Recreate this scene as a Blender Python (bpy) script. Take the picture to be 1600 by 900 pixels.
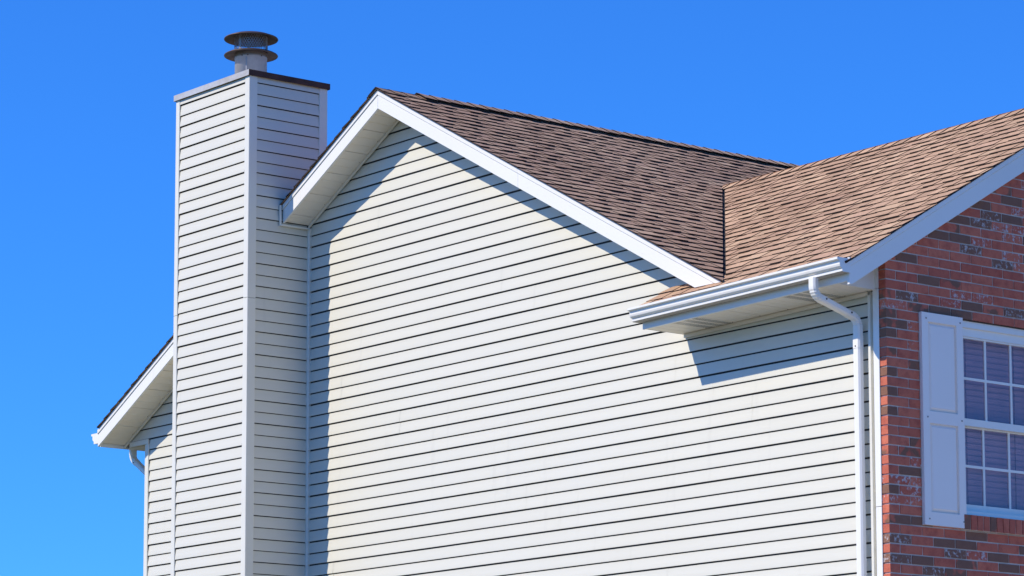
import bpy, bmesh, math, random
from mathutils import Vector, Matrix
random.seed(7)
scn = bpy.context.scene
for o in list(bpy.data.objects): bpy.data.objects.remove(o)

# ------------------------------------------------------------------ camera
cam_d = bpy.data.cameras.new("camera"); cam = bpy.data.objects.new("camera", cam_d)
scn.collection.objects.link(cam); scn.camera = cam
cam_d.sensor_width = 36.0; cam_d.lens = 36.0 * 5063.06 / 1600.0
cam_d.shift_x = 27.12 / 1600.0; cam_d.shift_y = 291.69 / 1600.0
cam_d.clip_start = 0.1; cam_d.clip_end = 6000
yaw, pit, rol = -0.9056, 0.1304, -0.0009
F = Vector((math.sin(yaw)*math.cos(pit), math.cos(yaw)*math.cos(pit), math.sin(pit)))
R0 = Vector((math.cos(yaw), -math.sin(yaw), 0)); U0 = R0.cross(F)
R = R0*math.cos(rol) + U0*math.sin(rol); U = -R0*math.sin(rol) + U0*math.cos(rol)
m = Matrix((R, U, -F)).transposed().to_4x4(); m.translation = Vector((16.134, -16.227, 1.6))
cam.matrix_world = m

# ------------------------------------------------------------------ light
SUN_D = Vector((0.47, 1.0, -0.95)).normalized()
elev = math.asin(-SUN_D.z); az = math.atan2(-SUN_D.x, -SUN_D.y)
w = bpy.data.worlds.new("World"); scn.world = w; w.use_nodes = True
nt = w.node_tree; nt.nodes.clear()
out = nt.nodes.new("ShaderNodeOutputWorld"); bg = nt.nodes.new("ShaderNodeBackground")
sky = nt.nodes.new("ShaderNodeTexSky"); sky.sky_type = 'NISHITA'; sky.sun_disc = False
sky.sun_elevation = elev; sky.sun_rotation = az
sky.altitude = 300; sky.air_density = 1.0; sky.dust_density = 0.1; sky.ozone_density = 3.0
hs = nt.nodes.new("ShaderNodeMix"); hs.data_type = 'RGBA'; hs.blend_type = 'MULTIPLY'; hs.inputs[0].default_value = 1.0
hs.inputs[7].default_value = (0.185, 0.66, 1.46, 1)          # deep polarised blue, the same over the whole sky
nt.links.new(sky.outputs[0], hs.inputs[6]); nt.links.new(hs.outputs[2], bg.inputs[0])
bg.inputs[1].default_value = 0.14; nt.links.new(bg.outputs[0], out.inputs[0])
sd = bpy.data.lights.new("sun", 'SUN'); sd.energy = 4.6; sd.angle = math.radians(0.5); sd.color = (1.0, 0.905, 0.76)
sun = bpy.data.objects.new("sun", sd); scn.collection.objects.link(sun)
sun.rotation_euler = SUN_D.to_track_quat('-Z', 'Y').to_euler(); sun.location = (-10, -20, 22)
scn.render.engine = 'CYCLES'
vs = scn.view_settings; vs.view_transform = 'Standard'; vs.look = 'None'; vs.gamma = 1.0
vs.use_curve_mapping = False; vs.exposure = 0.0

# ------------------------------------------------------------------ materials
def nodes(name, rough=0.5, spec=0.5, metal=0.0):
    mt = bpy.data.materials.new(name); mt.use_nodes = True
    t = mt.node_tree; b = t.nodes["Principled BSDF"]
    b.inputs["Roughness"].default_value = rough
    b.inputs["Specular IOR Level"].default_value = spec
    b.inputs["Metallic"].default_value = metal
    return mt, t, b
def N(t, typ, **kw):
    n = t.nodes.new(typ)
    for k, v in kw.items():
        if k in n.inputs: n.inputs[k].default_value = v
        else: setattr(n, k, v)
    return n
def coords(t, scale=(1, 1, 1), obj=False):
    """world position, so that a pattern runs on from piece to piece"""
    if obj:
        c = t.nodes.new("ShaderNodeTexCoord"); src = c.outputs["Object"]
    else:
        c = t.nodes.new("ShaderNodeNewGeometry"); src = c.outputs["Position"]
    mp = t.nodes.new("ShaderNodeMapping"); mp.inputs["Scale"].default_value = scale
    t.links.new(src, mp.inputs[0]); return mp.outputs[0]
def noise(t, vec, scale, detail=4, rough=0.55):
    n = N(t, "ShaderNodeTexNoise"); n.inputs["Scale"].default_value = scale
    n.inputs["Detail"].default_value = detail; n.inputs["Roughness"].default_value = rough
    t.links.new(vec, n.inputs["Vector"]); return n.outputs["Fac"]
def ramp(t, fac, pts):
    r = t.nodes.new("ShaderNodeValToRGB"); el = r.color_ramp.elements
    while len(el) < len(pts): el.new(0.5)
    for e, (p, c) in zip(el, pts):
        e.position = p; e.color = (c[0], c[1], c[2], 1) if len(c) == 3 else c
    t.links.new(fac, r.inputs[0]); return r.outputs[0]
def mix(t, a, b, fac, blend='MIX'):
    x = t.nodes.new("ShaderNodeMix"); x.data_type = 'RGBA'; x.blend_type = blend
    for s, v in ((6, a), (7, b), (0, fac)):
        if hasattr(v, "links"): t.links.new(v, x.inputs[s])
        else: x.inputs[s].default_value = v if s == 0 else (v[0], v[1], v[2], 1)
    return x.outputs[2]
def math_(t, op, a, b=0.0, c=None):
    x = t.nodes.new("ShaderNodeMath"); x.operation = op
    for i, v in enumerate((a, b, c)):
        if v is None: continue
        if hasattr(v, "links"): t.links.new(v, x.inputs[i])
        else: x.inputs[i].default_value = v
    return x.outputs[0]
def bump(t, b, h, strength, dist):
    n = t.nodes.new("ShaderNodeBump"); n.inputs["Strength"].default_value = strength
    n.inputs["Distance"].default_value = dist
    t.links.new(h, n.inputs["Height"]); t.links.new(n.outputs[0], b.inputs["Normal"])

M = {}
def vinyl(name, col, dirt, rough=0.42, grain=(3, 3, 60)):
    mt, t, b = nodes(name, rough, 0.4)
    big = noise(t, coords(t, (0.6, 0.6, 1.4)), 1.6, 5)
    streak = noise(t, coords(t, (9, 9, 0.7)), 1.0, 4)
    c = mix(t, col, [x*dirt for x in col], ramp(t, big, [(0.38, (0, 0, 0)), (0.72, (1, 1, 1))]))
    c = mix(t, c, (0.34, 0.32, 0.28), ramp(t, streak, [(0.62, (0, 0, 0)), (0.86, (0.16, 0.16, 0.16))]))
    t.links.new(c, b.inputs["Base Color"])
    g = noise(t, coords(t, grain), 2.2, 6, 0.6)
    rr = ramp(t, big, [(0.3, (rough-.06,)*3), (0.7, (rough+.1,)*3)]); t.links.new(rr, b.inputs["Roughness"])
    bump(t, b, g, 0.18, 0.004)
    M[name] = mt
vinyl("siding", (0.700, 0.670, 0.548), 0.965)
vinyl("trim", (0.86, 0.835, 0.755), 0.97, 0.36, (1.2, 1.2, 1.2))
vinyl("corner_trim", (0.78, 0.75, 0.635), 0.95, 0.4, (4, 4, 1))
vinyl("soffit", (0.86, 0.79, 0.665), 0.95, 0.45, (2, 2, 2))
vinyl("shutter_paint", (0.96, 0.86, 0.76), 0.985, 0.4, (6, 6, 1.2))
vinyl("window_vinyl", (0.93, 0.88, 0.78), 0.97, 0.33, (2, 2, 2))

def plain(name, col, rough=0.7, metal=0.0, var=0.25, sc=8.0, bmp=0.1):
    mt, t, b = nodes(name, rough, 0.4, metal)
    n = noise(t, coords(t), sc, 5)
    c = mix(t, [x*(1-var) for x in col], [min(1, x*(1+var)) for x in col], n)
    t.links.new(c, b.inputs["Base Color"]); bump(t, b, n, bmp, 0.003); M[name] = mt
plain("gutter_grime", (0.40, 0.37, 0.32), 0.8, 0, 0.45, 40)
plain("sheathing", (0.05, 0.05, 0.05), 0.9)  # near-black backing, darkens the siding slots like deep shade
plain("underlay", (0.02, 0.02, 0.02), 0.95)
plain("screw_head", (0.10, 0.05, 0.03), 0.6)
plain("lintel_steel", (0.08, 0.045, 0.03), 0.8)
plain("blind", (0.60, 0.39, 0.42), 0.7, 0, 0.08, 3)
plain("room", (0.10, 0.08, 0.09), 0.95)
plain("caulk", (0.30, 0.27, 0.22), 0.8)
plain("galvanised", (0.44, 0.43, 0.42), 0.5, 0.0, 0.18, 26, 0.08)
plain("wire", (0.50, 0.50, 0.50), 0.4, 0.7, 0.1, 20)

# chase cover: weathered zinc with rust runs;  flue caps: rusty steel
def rusty(name, a, bcol, lo, hi, rough, metal, sc):
    mt, t, b = nodes(name, rough, 0.4, metal)
    n = noise(t, coords(t, (1, 1, 2.2)), sc, 7, 0.65)
    f = ramp(t, n, [(lo, (0, 0, 0)), (hi, (1, 1, 1))])
    n2 = noise(t, coords(t), sc*5, 4)
    c = mix(t, a, bcol, f); c = mix(t, c, [x*0.6 for x in bcol], math_(t, 'MULTIPLY', n2, 0.45))
    t.links.new(c, b.inputs["Base Color"]); bump(t, b, n2, 0.12, 0.002); M[name] = mt
rusty("cover_zinc", (0.60, 0.60, 0.60), (0.46, 0.40, 0.30), 0.45, 0.8, 0.5, 0.15, 5)
rusty("cover_rust", (0.13, 0.055, 0.035), (0.05, 0.025, 0.018), 0.35, 0.65, 0.75, 0.1, 6)
rusty("cap_steel", (0.17, 0.125, 0.105), (0.07, 0.038, 0.026), 0.42, 0.68, 0.5, 0.35, 7)

# shingles: granules over a per-tab blend colour (colour attribute)
mt, t, b = nodes("shingle", 0.95, 0.06)
at = N(t, "ShaderNodeAttribute", attribute_name="tone")
gr = noise(t, coords(t), 260, 3, 0.7); gr2 = noise(t, coords(t), 34, 4); bl = noise(t, coords(t), 0.9, 4)
c = mix(t, at.outputs["Color"], (0.06, 0.05, 0.05), ramp(t, gr, [(0.52, (0, 0, 0)), (0.75, (0.75, 0.75, 0.75))]))
c = mix(t, c, (0.52, 0.42, 0.36), ramp(t, gr, [(0.24, (0.6, 0.6, 0.6)), (0.42, (0, 0, 0))]))
c = mix(t, c, (0.72, 0.70, 0.70), ramp(t, gr2, [(0.35, (0.55, 0.55, 0.55)), (0.6, (0, 0, 0))]), 'MULTIPLY')
c = mix(t, c, (0.84, 0.82, 0.82), ramp(t, bl, [(0.4, (0, 0, 0)), (0.65, (1, 1, 1))]), 'MULTIPLY')
t.links.new(c, b.inputs["Base Color"]); bump(t, b, gr, 0.5, 0.003); M["shingle"] = mt

# bricks: object colour r = kind, g = seed, b = tone
def brick_mat(name, attr):
    mt, t, b = nodes(name, 0.88, 0.25)
    if attr:
        at = N(t, "ShaderNodeAttribute", attribute_name="tone"); col = at.outputs["Color"]
    else:
        at = N(t, "ShaderNodeObjectInfo"); col = at.outputs["Color"]
    sp = t.nodes.new("ShaderNodeSeparateColor"); t.links.new(col, sp.inputs[0])
    kind, seed, tone = sp.outputs[0], sp.outputs[1], sp.outputs[2]
    cb = t.nodes.new("ShaderNodeCombineXYZ")
    for i in range(3): t.links.new(math_(t, 'MULTIPLY', seed, 37.0 + 11*i), cb.inputs[i])
    va = t.nodes.new("ShaderNodeVectorMath"); va.operation = 'ADD'
    t.links.new(coords(t), va.inputs[0]); t.links.new(cb.outputs[0], va.inputs[1]); P = va.outputs[0]
    n1 = noise(t, P, 14, 5); n2 = noise(t, P, 90, 4, 0.65); n3 = noise(t, P, 38, 6, 0.72); n4 = noise(t, P, 7, 2)
    red = mix(t, (0.67, 0.192, 0.112), (0.54, 0.138, 0.084), tone)
    red = mix(t, red, (0.40, 0.09, 0.06), ramp(t, n1, [(0.45, (0, 0, 0)), (0.75, (0.8, 0.8, 0.8))]))
    dark = mix(t, (0.30, 0.145, 0.092), (0.21, 0.103, 0.068), n1)
    isdark = math_(t, 'GREATER_THAN', kind, 0.6)                    # kind 0.75 dark, 1.0 dark with lime, 0.25 red with lime, 0.5 half flashed
    half = math_(t, 'MULTIPLY', math_(t, 'COMPARE', kind, 0.5, 0.1), ramp(t, n4, [(0.47, (0, 0, 0)), (0.53, (1, 1, 1))]))
    c = mix(t, red, dark, math_(t, 'MAXIMUM', isdark, half))
    lime = math_(t, 'ADD', math_(t, 'COMPARE', kind, 0.25, 0.1), math_(t, 'COMPARE', kind, 1.0, 0.1))
    spots = ramp(t, math_(t, 'ADD', math_(t, 'MULTIPLY', n3, 0.75), math_(t, 'MULTIPLY', n1, 0.3)), [(0.545, (0, 0, 0)), (0.62, (0.85, 0.85, 0.85))])
    c = mix(t, c, (0.62, 0.58, 0.56), math_(t, 'MULTIPLY', lime, spots))
    c = mix(t, c, (0.55, 0.5, 0.5), math_(t, 'MULTIPLY', ramp(t, n2, [(0.55, (0, 0, 0)), (0.8, (1, 1, 1))]), 0.7), 'MULTIPLY')
    t.links.new(c, b.inputs["Base Color"])
    bump(t, b, n2, 0.5, 0.006); M[name] = mt
brick_mat("brick", False); brick_mat("brick_joined", True)
mt, t, b = nodes("mortar", 0.95, 0.2)
n = noise(t, coords(t), 60, 6, 0.7); n2 = noise(t, coords(t), 4, 4)
c = mix(t, (0.62, 0.54, 0.47), (0.80, 0.70, 0.61), n); c = mix(t, c, (0.30, 0.28, 0.26), ramp(t, n2, [(0.5, (0, 0, 0)), (0.8, (0.7, 0.7, 0.7))]))
t.links.new(c, b.inputs["Base Color"]); bump(t, b, n, 0.6, 0.004); M["mortar"] = mt

# glass: clear pane that reflects the sky by fresnel
mt = bpy.data.materials.new("glass"); mt.use_nodes = True; t = mt.node_tree; t.nodes.clear()
o_ = N(t, "ShaderNodeOutputMaterial"); tr = N(t, "ShaderNodeBsdfTransparent"); tr.inputs[0].default_value = (0.88, 0.88, 0.92, 1)
gl = N(t, "ShaderNodeBsdfGlossy"); gl.inputs["Roughness"].default_value = 0.015
fr = N(t, "ShaderNodeFresnel"); fr.inputs[0].default_value = 1.6
wv = noise(t, coords(t), 2.2, 2); bp = N(t, "ShaderNodeBump"); bp.inputs["Strength"].default_value = 0.05; bp.inputs["Distance"].default_value = 0.02
t.links.new(wv, bp.inputs["Height"]); t.links.new(bp.outputs[0], gl.inputs["Normal"])
ge = N(t, "ShaderNodeNewGeometry")
mx = N(t, "ShaderNodeMixShader"); t.links.new(math_(t, 'MULTIPLY', fr.outputs[0], math_(t, 'SUBTRACT', 1.0, ge.outputs["Backfacing"])), mx.inputs[0]); t.links.new(tr.outputs[0], mx.inputs[1]); t.links.new(gl.outputs[0], mx.inputs[2])
t.links.new(mx.outputs[0], o_.inputs[0]); M["glass"] = mt

# vented soffit panel: rows of punched holes
def vent_mat():
    mt, t, b = nodes("soffit_vent", 0.45, 0.4)
    g = t.nodes.new("ShaderNodeNewGeometry"); sp = t.nodes.new("ShaderNodeSeparateXYZ"); t.links.new(g.outputs["Position"], sp.inputs[0])
    def cell(v, p): return math_(t, 'SUBTRACT', math_(t, 'FRACT', math_(t, 'DIVIDE', v, p)), 0.5)
    ax = cell(math_(t, 'ADD', sp.outputs[0], 5), 0.0125); ay = cell(math_(t, 'ADD', sp.outputs[1], 5), 0.0145)
    d = math_(t, 'SQRT', math_(t, 'ADD', math_(t, 'MULTIPLY', ax, ax), math_(t, 'MULTIPLY', ay, ay)))
    hole = math_(t, 'LESS_THAN', d, 0.40)
    band = math_(t, 'LESS_THAN', math_(t, 'ABSOLUTE', cell(math_(t, 'ADD', sp.outputs[0], 5), 0.1)), 0.37)
    c = mix(t, (0.86, 0.79, 0.665), (0.015, 0.014, 0.012), math_(t, 'MULTIPLY', hole, band))
    t.links.new(c, b.inputs["Base Color"]); M["soffit_vent"] = mt
vent_mat()

mt, t, b = nodes("lawn", 0.95, 0.2)
n = noise(t, coords(t), 0.35, 6); n2 = noise(t, coords(t), 30, 5)
c = mix(t, (0.09, 0.105, 0.05), (0.20, 0.175, 0.10), n); c = mix(t, c, (0.05, 0.07, 0.03), math_(t, 'MULTIPLY', n2, 0.5))
t.links.new(c, b.inputs["Base Color"]); bump(t, b, n2, 0.8, 0.05); M["lawn"] = mt
mt, t, b = nodes("bounce_concrete", 0.9, 0.3)
n = noise(t, coords(t), 1.3, 6); n2 = noise(t, coords(t), 60, 4)
c = mix(t, (0.46, 0.44, 0.40), (0.58, 0.55, 0.49), n); t.links.new(c, b.inputs["Base Color"]); bump(t, b, n2, 0.4, 0.01); M["bounce_concrete"] = mt  # pale surface of the added bounce slab

# ------------------------------------------------------------------ helpers
C = scn.collection
WPOS = {}
def link(name, me, parent, pos):
    o = bpy.data.objects.new(name, me); C.objects.link(o)
    WPOS[o] = Vector(pos)
    if parent is not None:
        o.parent = parent; o.location = Vector(pos) - WPOS[parent]
    else: o.location = pos
    return o
def obj(name, bm, mat, parent=None, smooth=False, label=None, kind=None, bev=0.0):
    """bm in world coordinates -> one object whose origin sits at its middle"""
    if bev:
        bmesh.ops.bevel(bm, geom=[e for e in bm.edges if len(e.link_faces) == 2 and e.calc_face_angle(0) > 0.5], offset=bev, segments=1, affect='EDGES', clamp_overlap=True)
    if TILT:
        for v in bm.verts: v.co.z += TILT*(v.co.x + 1.07)
    xs = [v.co for v in bm.verts]
    c = Vector([(min(p[i] for p in xs) + max(p[i] for p in xs)) / 2 for i in range(3)])
    for v in bm.verts: v.co -= c
    me = bpy.data.meshes.new(name); bm.to_mesh(me); bm.free()
    for mm in (mat if isinstance(mat, (list, tuple)) else [mat]): me.materials.append(M[mm])
    if smooth:
        for p in me.polygons: p.use_smooth = True
    o = link(name, me, parent, c)
    if label: o["label"] = label
    if kind: o["kind"] = kind
    return o
def BM(): return bmesh.new()
def box(bm, a, b):
    x0, y0, z0 = a; x1, y1, z1 = b
    v = [bm.verts.new(p) for p in ((x0,y0,z0),(x1,y0,z0),(x1,y1,z0),(x0,y1,z0),(x0,y0,z1),(x1,y0,z1),(x1,y1,z1),(x0,y1,z1))]
    f = []
    for q in ((0,3,2,1),(4,5,6,7),(0,1,5,4),(1,2,6,5),(2,3,7,6),(3,0,4,7)): f.append(bm.faces.new([v[i] for i in q]))
    return v, f
def prism(bm, pts, ax, a, b):
    """polygon pts (two coords) extruded along axis ax from a to b"""
    def P(p, t):
        q = list(p); q.insert(ax, t); return q
    A = [bm.verts.new(P(p, a)) for p in pts]; B = [bm.verts.new(P(p, b)) for p in pts]
    n = len(pts); fs = [bm.faces.new(A), bm.faces.new(B[::-1])]
    for i in range(n): fs.append(bm.faces.new((A[i], B[i], B[(i+1) % n], A[(i+1) % n])))
    bmesh.ops.recalc_face_normals(bm, faces=fs)
    return fs
def clip(bm, co, no, fill=False):
    """cut away what lies on the side the normal points to"""
    g = bm.verts[:] + bm.edges[:] + bm.faces[:]
    r = bmesh.ops.bisect_plane(bm, geom=g, plane_co=co, plane_no=no, clear_outer=True, dist=1e-6)
    if fill:
        es = [e for e in r["geom_cut"] if isinstance(e, bmesh.types.BMEdge)]
        if es: bmesh.ops.contextual_create(bm, geom=es)
TILT = 0.0
def sbox(a, b, ch=0):
    bm = BM(); box(bm, a, b); return bm
def cyl(bm, p, q, r, n=10, r2=None):
    p, q = Vector(p), Vector(q); d = (q-p).normalized(); x = d.orthogonal().normalized(); y = d.cross(x)
    r2 = r if r2 is None else r2
    A = [bm.verts.new(p + (x*math.cos(2*math.pi*i/n) + y*math.sin(2*math.pi*i/n))*r) for i in range(n)]
    B = [bm.verts.new(q + (x*math.cos(2*math.pi*i/n) + y*math.sin(2*math.pi*i/n))*r2) for i in range(n)]
    for i in range(n): bm.faces.new((A[i], A[(i+1) % n], B[(i+1) % n], B[i]))
    bm.faces.new(A[::-1]); bm.faces.new(B)
def lathe(bm, c, prof, n=48, close=True):
    rings = []
    for r, z in prof:
        rings.append([bm.verts.new((c[0] + r*math.cos(2*math.pi*i/n), c[1] + r*math.sin(2*math.pi*i/n), z)) for i in range(n)] if r > 1e-5 else [bm.verts.new((c[0], c[1], z))])
    for a, b in zip(rings, rings[1:]):
        for i in range(n):
            j = (i+1) % n
            if len(a) == 1: bm.faces.new((a[0], b[j], b[i]))
            elif len(b) == 1: bm.faces.new((a[i], a[j], b[0]))
            else: bm.faces.new((a[i], a[j], b[j], b[i]))
    bmesh.ops.recalc_face_normals(bm, faces=bm.faces[:])

# ------------------------------------------------------------------ key dimensions
E_ = 0.1016; Z0 = 5.4233               # siding course, height of course line 0
XA, PM = -5.77, 0.5355                 # main ridge x, main pitch
OV = 0.31                              # rake overhang in front of the gable wall
ZAF = 8.307                            # underside of rake fascia at the apex
ZDK = 8.474                            # roof deck top at the apex
def zmain(x): return ZDK - PM*abs(x-XA)
PF, YF0, ZF0 = 0.59, -0.42, 6.065      # front wing deck top: z = ZF0 + PF*(y-YF0)
def zfront(y): return ZF0 + PF*(y-YF0)
YR = 2.468; ZR = zfront(YR)             # front wing ridge
XL = -9.90                             # left wall corner
CX0, CX1, CY0, CY1 = -8.40, -7.206, -0.668, 0.167   # chimney
CZT = 8.842
YB = 9.3                               # back of the house
XLE, XRE = -10.29, -1.25

# ------------------------------------------------------------------ setting
bm = BM(); s = 3000
v = [bm.verts.new(p) for p in ((-s,-s,0),(s,-s,0),(s,s,0),(-s,s,0))]; bm.faces.new(v)
g = obj("ground", bm, "lawn"); g["kind"] = "structure"
g = obj("bounce_slab", sbox((1.2, -9.0, 0.0), (40, 6.0, 0.03)), "bounce_concrete"); g["kind"] = "structure"  # unseen slab, added to bounce sunlight up onto the shaded front

house = link("house", None, None, (-4.5, 2.0, 0.0))
house["label"] = "two-storey house with pale lap siding, brown shingle roof and a brick front gable"
house["category"] = "house"

# ------------------------------------------------------------------ siding panels
# a panel is two courses tall; each course leans out to its butt edge and ends in a short lip over an open slot
PROF = ((0.0, 0.0150), (0.10, 0.0148), (0.35, 0.0125), (0.65, 0.0085), (0.90, 0.0058), (1.0, 0.0052))
def panel(name, parent, base, ex, nrm, u0, u1, k_low, n=2, planes=(), proud=0.0, mat="siding", gs=1.0):
    """ex: direction along the wall, nrm: outward; k_low: course line at the panel's foot; base: point of wall plane"""
    bm = BM(); ex, nrm = Vector(ex), Vector(nrm); base = Vector(base)
    L = u1-u0
    if L < 0.004: return None
    nu = max(1, int(L/0.45)); us = [u0 + L*i/nu for i in range(nu+1)]
    jit = [random.uniform(-0.0006, 0.0006) for _ in us]
    for c in range(n):
        z = Z0 - E_*(k_low-c)
        rows = []
        lip = [(-0.0, 0.0100)] 
        big = 0.0022 if c == 0 else 0.0
        gap = (0.0120 if c == 0 else 0.0094)*gs              # slot under the butt edge, opened onto dark backing to strengthen the shade line
        seq = [(gap+0.004, 0.0115), (gap+0.0008, 0.0125), (gap, 0.0138)] + [(gap + p*(E_-gap), d) for p, d in PROF]
        for dz, d in seq:
            rows.append([bm.verts.new(base + ex*u + nrm*(d + big*max(0, 1-dz/E_) + proud + j) + Vector((0, 0, z+dz+j*0.7))) for u, j in zip(us, jit)])
        for a, b in zip(rows, rows[1:]):
            for i in range(nu): bm.faces.new((a[i], a[i+1], b[i+1], b[i]))
    if (ex.cross(Vector((0, 0, 1)))).dot(nrm) < 0:
        bmesh.ops.reverse_faces(bm, faces=bm.faces[:])
    for co, no in planes: clip(bm, co, no)
    if not bm.faces: bm.free(); return None
    return obj(name, bm, mat, parent)

# wall bodies behind the siding -------------------------------------------------
bm = BM()
zt = lambda x: zmain(x) - 0.10
prism(bm, [(XL, 0), (-0.10, 0), (-0.10, 5.98), (XA + (zt(XA)-5.98)/PM, 5.98), (XA, zt(XA)), (XLE+0.06, zt(XLE+0.06)), (XLE+0.06, 5.925), (XL, 5.925)], 1, 0.0, 0.12)
gable_wall = obj("gable_wall", bm, "sheathing", house, label="broad gable wall clad in pale grey-white lap siding")
rake_planes = [((XA, 0, ZAF+0.05), (PM, 0, 1)), ((XA, 0, ZAF+0.05), (-PM, 0, 1))]
XI = CX1 + 0.018
XSR = -0.180
K = 53
while K > -29:
    zb_, zt_ = Z0 - E_*K, Z0 - E_*(K-2)
    half = (ZAF + 0.05 - zb_)/PM
    # right of the chimney
    a, b = max(XI, XA-half), (min(-1.7, XA+half) if zb_ > 5.92 else XSR)
    if b > a:
        jx = -5.477 + 0.2150*(K-0.7); cuts = []
        x = jx - 3.55*math.floor((jx-a)/3.55)
        while x < b:
            if a + 0.02 < x < b - 0.02: cuts.append(x)
            x += 3.55
        ends = [a] + cuts + [b]
        for i in range(len(ends)-1):
            lo = ends[i] - (0.025 if i else 0)
            panel("siding_panel", gable_wall, (0, 0, 0), (1, 0, 0), (0, -1, 0), lo, ends[i+1], K, 2,
                  rake_planes if zb_ > 5.92 else (), 0.0007*(len(ends)-1-i))
    # left of the chimney
    a, b = (max(XL+0.055, XA-half) if zb_ < 5.92 else max(XLE+0.07, XA-half)), CX0-0.0
    if b > a and zb_ < 6.95:
        panel("siding_panel", gable_wall, (0, 0, 0), (1, 0, 0), (0, -1, 0), a, b, K, 2, rake_planes)
    K -= 2
# plain walls out of sight
bm = BM(); box(bm, (XL, 0.12, 0), (XL+0.12, YB, zmain(XL)-0.12)); obj("side_wall", bm, "siding", house)
bm = BM(); prism(bm, [(XL, 0), (XA*2-XL, 0), (XA*2-XL, zmain(XL)-0.12), (XA, zmain(XA)-0.12), (XL, zmain(XL)-0.12)], 1, YB-0.12, YB); obj("rear_wall", bm, "siding", house)
bm = BM(); box(bm, (XA*2-XL-0.12, 2*YR+0.1, 0), (XA*2-XL, YB-0.12, zmain(XL)-0.12)); obj("side_wall", bm, "siding", house)

# ------------------------------------------------------------------ chimney chase
bm = BM(); box(bm, (CX0+0.02, CY0+0.02, 0), (CX1-0.02, CY1-0.02, CZT-0.002))
chimney = obj("chimney", bm, "sheathing", house, label="tall square chimney chase clad in pale lap siding")
K = 53
PW = 0.072
while K > -34:
    n = 2
    topclip = [((0, 0, CZT-0.004), (0, 0, 1))]
    panel("siding_panel", chimney, (0, CY0+0.016, 0), (1, 0, 0), (0, -1, 0), CX0+0.059, CX1-PW, K, n, topclip)
    zt_ = Z0 - E_*(K-2)
    back = CY1-PW-0.004 if Z0-E_*K > 7.72 else -0.033
    panel("siding_panel", chimney, (CX1-0.016, 0, 0), (0, 1, 0), (1, 0, 0), CY0+PW, back, K, n, topclip, gs=0.6)
    if Z0-E_*K <= 7.72 < zt_: pass
    panel("siding_panel", chimney, (CX0+0.016, 0, 0), (0, -1, 0), (-1, 0, 0), -CY1+0.02 if zt_ > 7 else 0.02, -CY0-PW, K, n, topclip)
    K -= 2
def corner_post(parent, x, y, sx, sy, z0, z1, name="corner_post", wx=PW, wy=PW, mat="corner_trim", seam=None):
    """outside corner post: two flanges; sx, sy point outwards"""
    t_ = 0.014
    pts = [(x, y), (x-sx*wx, y), (x-sx*wx, y-sy*t_), (x-sx*t_, y-sy*t_), (x-sx*t_, y-sy*wy), (x, y-sy*wy)]
    zs = [z0, z1] if seam is None else [z0, seam, z1]
    for i in range(len(zs)-1):
        bm = BM(); prism(bm, pts, 2, zs[i], zs[i+1] - (0.0022 if i < len(zs)-2 else 0))
        obj(name, bm, mat, parent, bev=0.003)
corner_post(chimney, CX1+0.004, CY0-0.004, 1, -1, 0, CZT-0.006, wy=0.086, seam=6.84)
corner_post(chimney, CX0-0.004, CY0-0.004, -1, -1, 0, CZT-0.006, wx=0.060, seam=6.84)
corner_post(chimney, CX1+0.004, CY1+0.004, 1, 1, 7.2, CZT-0.006, wy=0.086)
corner_post(chimney, CX0-0.004, CY1+0.004, -1, 1, 6.6, CZT-0.006)
# chase cover: flat pan with a turned-down flange on each side
bm = BM(); e = 0.018
v_, f_ = box(bm, (CX0-e, CY0-e, CZT+0.036), (CX1+e, CY1+e, CZT+0.041))
cover = obj("chase_cover", bm, "cover_zinc", chimney)
for a_, b_, mm in (((CX0-e, CY0-e-0.003, CZT-0.010), (CX1+e-0.001, CY0-e+0.001, CZT+0.0425), "cover_zinc"),
                   ((CX1+e-0.001, CY0-e-0.003, CZT-0.010), (CX1+e+0.003, CY1+e+0.003, CZT+0.0425), "cover_rust"),
                   ((CX0-e-0.003, CY0-e, CZT-0.010), (CX0-e+0.001, CY1+e, CZT+0.0425), "cover_zinc"),
                   ((CX0-e, CY1+e-0.001, CZT-0.010), (CX1+e-0.001, CY1+e+0.003, CZT+0.0425), "cover_rust")):
    obj("cover_flange", sbox(a_, b_), mm, chimney, label="rusty brown flange of the chase cover" if mm == "cover_rust" else None)
# flue with storm collar, screen and rain cap
FX, FY = -7.815, -0.25; FZ = CZT+0.041
bm = BM(); lathe(bm, (FX, FY), [(0.138, FZ), (0.146, FZ), (0.146, 9.168), (0.1485, 9.170), (0.1485, 9.186), (0.146, 9.188), (0.146, 9.232), (0.138, 9.232), (0.138, FZ)], 64)
flue = obj("flue", bm, "galvanised", house, True, label="round galvanised flue pipe rising from the chimney top")
bm = BM(); a_ = math.radians(-50); box(bm, (-0.006, -0.0015, FZ+0.004), (0.006, 0.0015, 9.16))
bmesh.ops.rotate(bm, verts=bm.verts, cent=(0, 0, 0), matrix=Matrix.Rotation(a_+math.pi/2, 3, 'Z'))
bmesh.ops.translate(bm, verts=bm.verts, vec=(FX+0.1465*math.cos(a_), FY+0.1465*math.sin(a_), 0)); obj("pipe_seam", bm, "galvanised", flue)
RD = 0.243
bm = BM(); lathe(bm, (FX, FY), [(0.147, 9.222), (0.18, 9.222), (0.225, 9.208), (RD-0.004, 9.197), (RD, 9.199), (RD+0.003, 9.204), (RD, 9.209), (0.225, 9.219), (0.18, 9.232), (0.147, 9.234), (0.147, 9.222)], 72)
obj("storm_collar", bm, "cap_steel", flue, True, label="flat brown steel collar disc below the screen")
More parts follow.
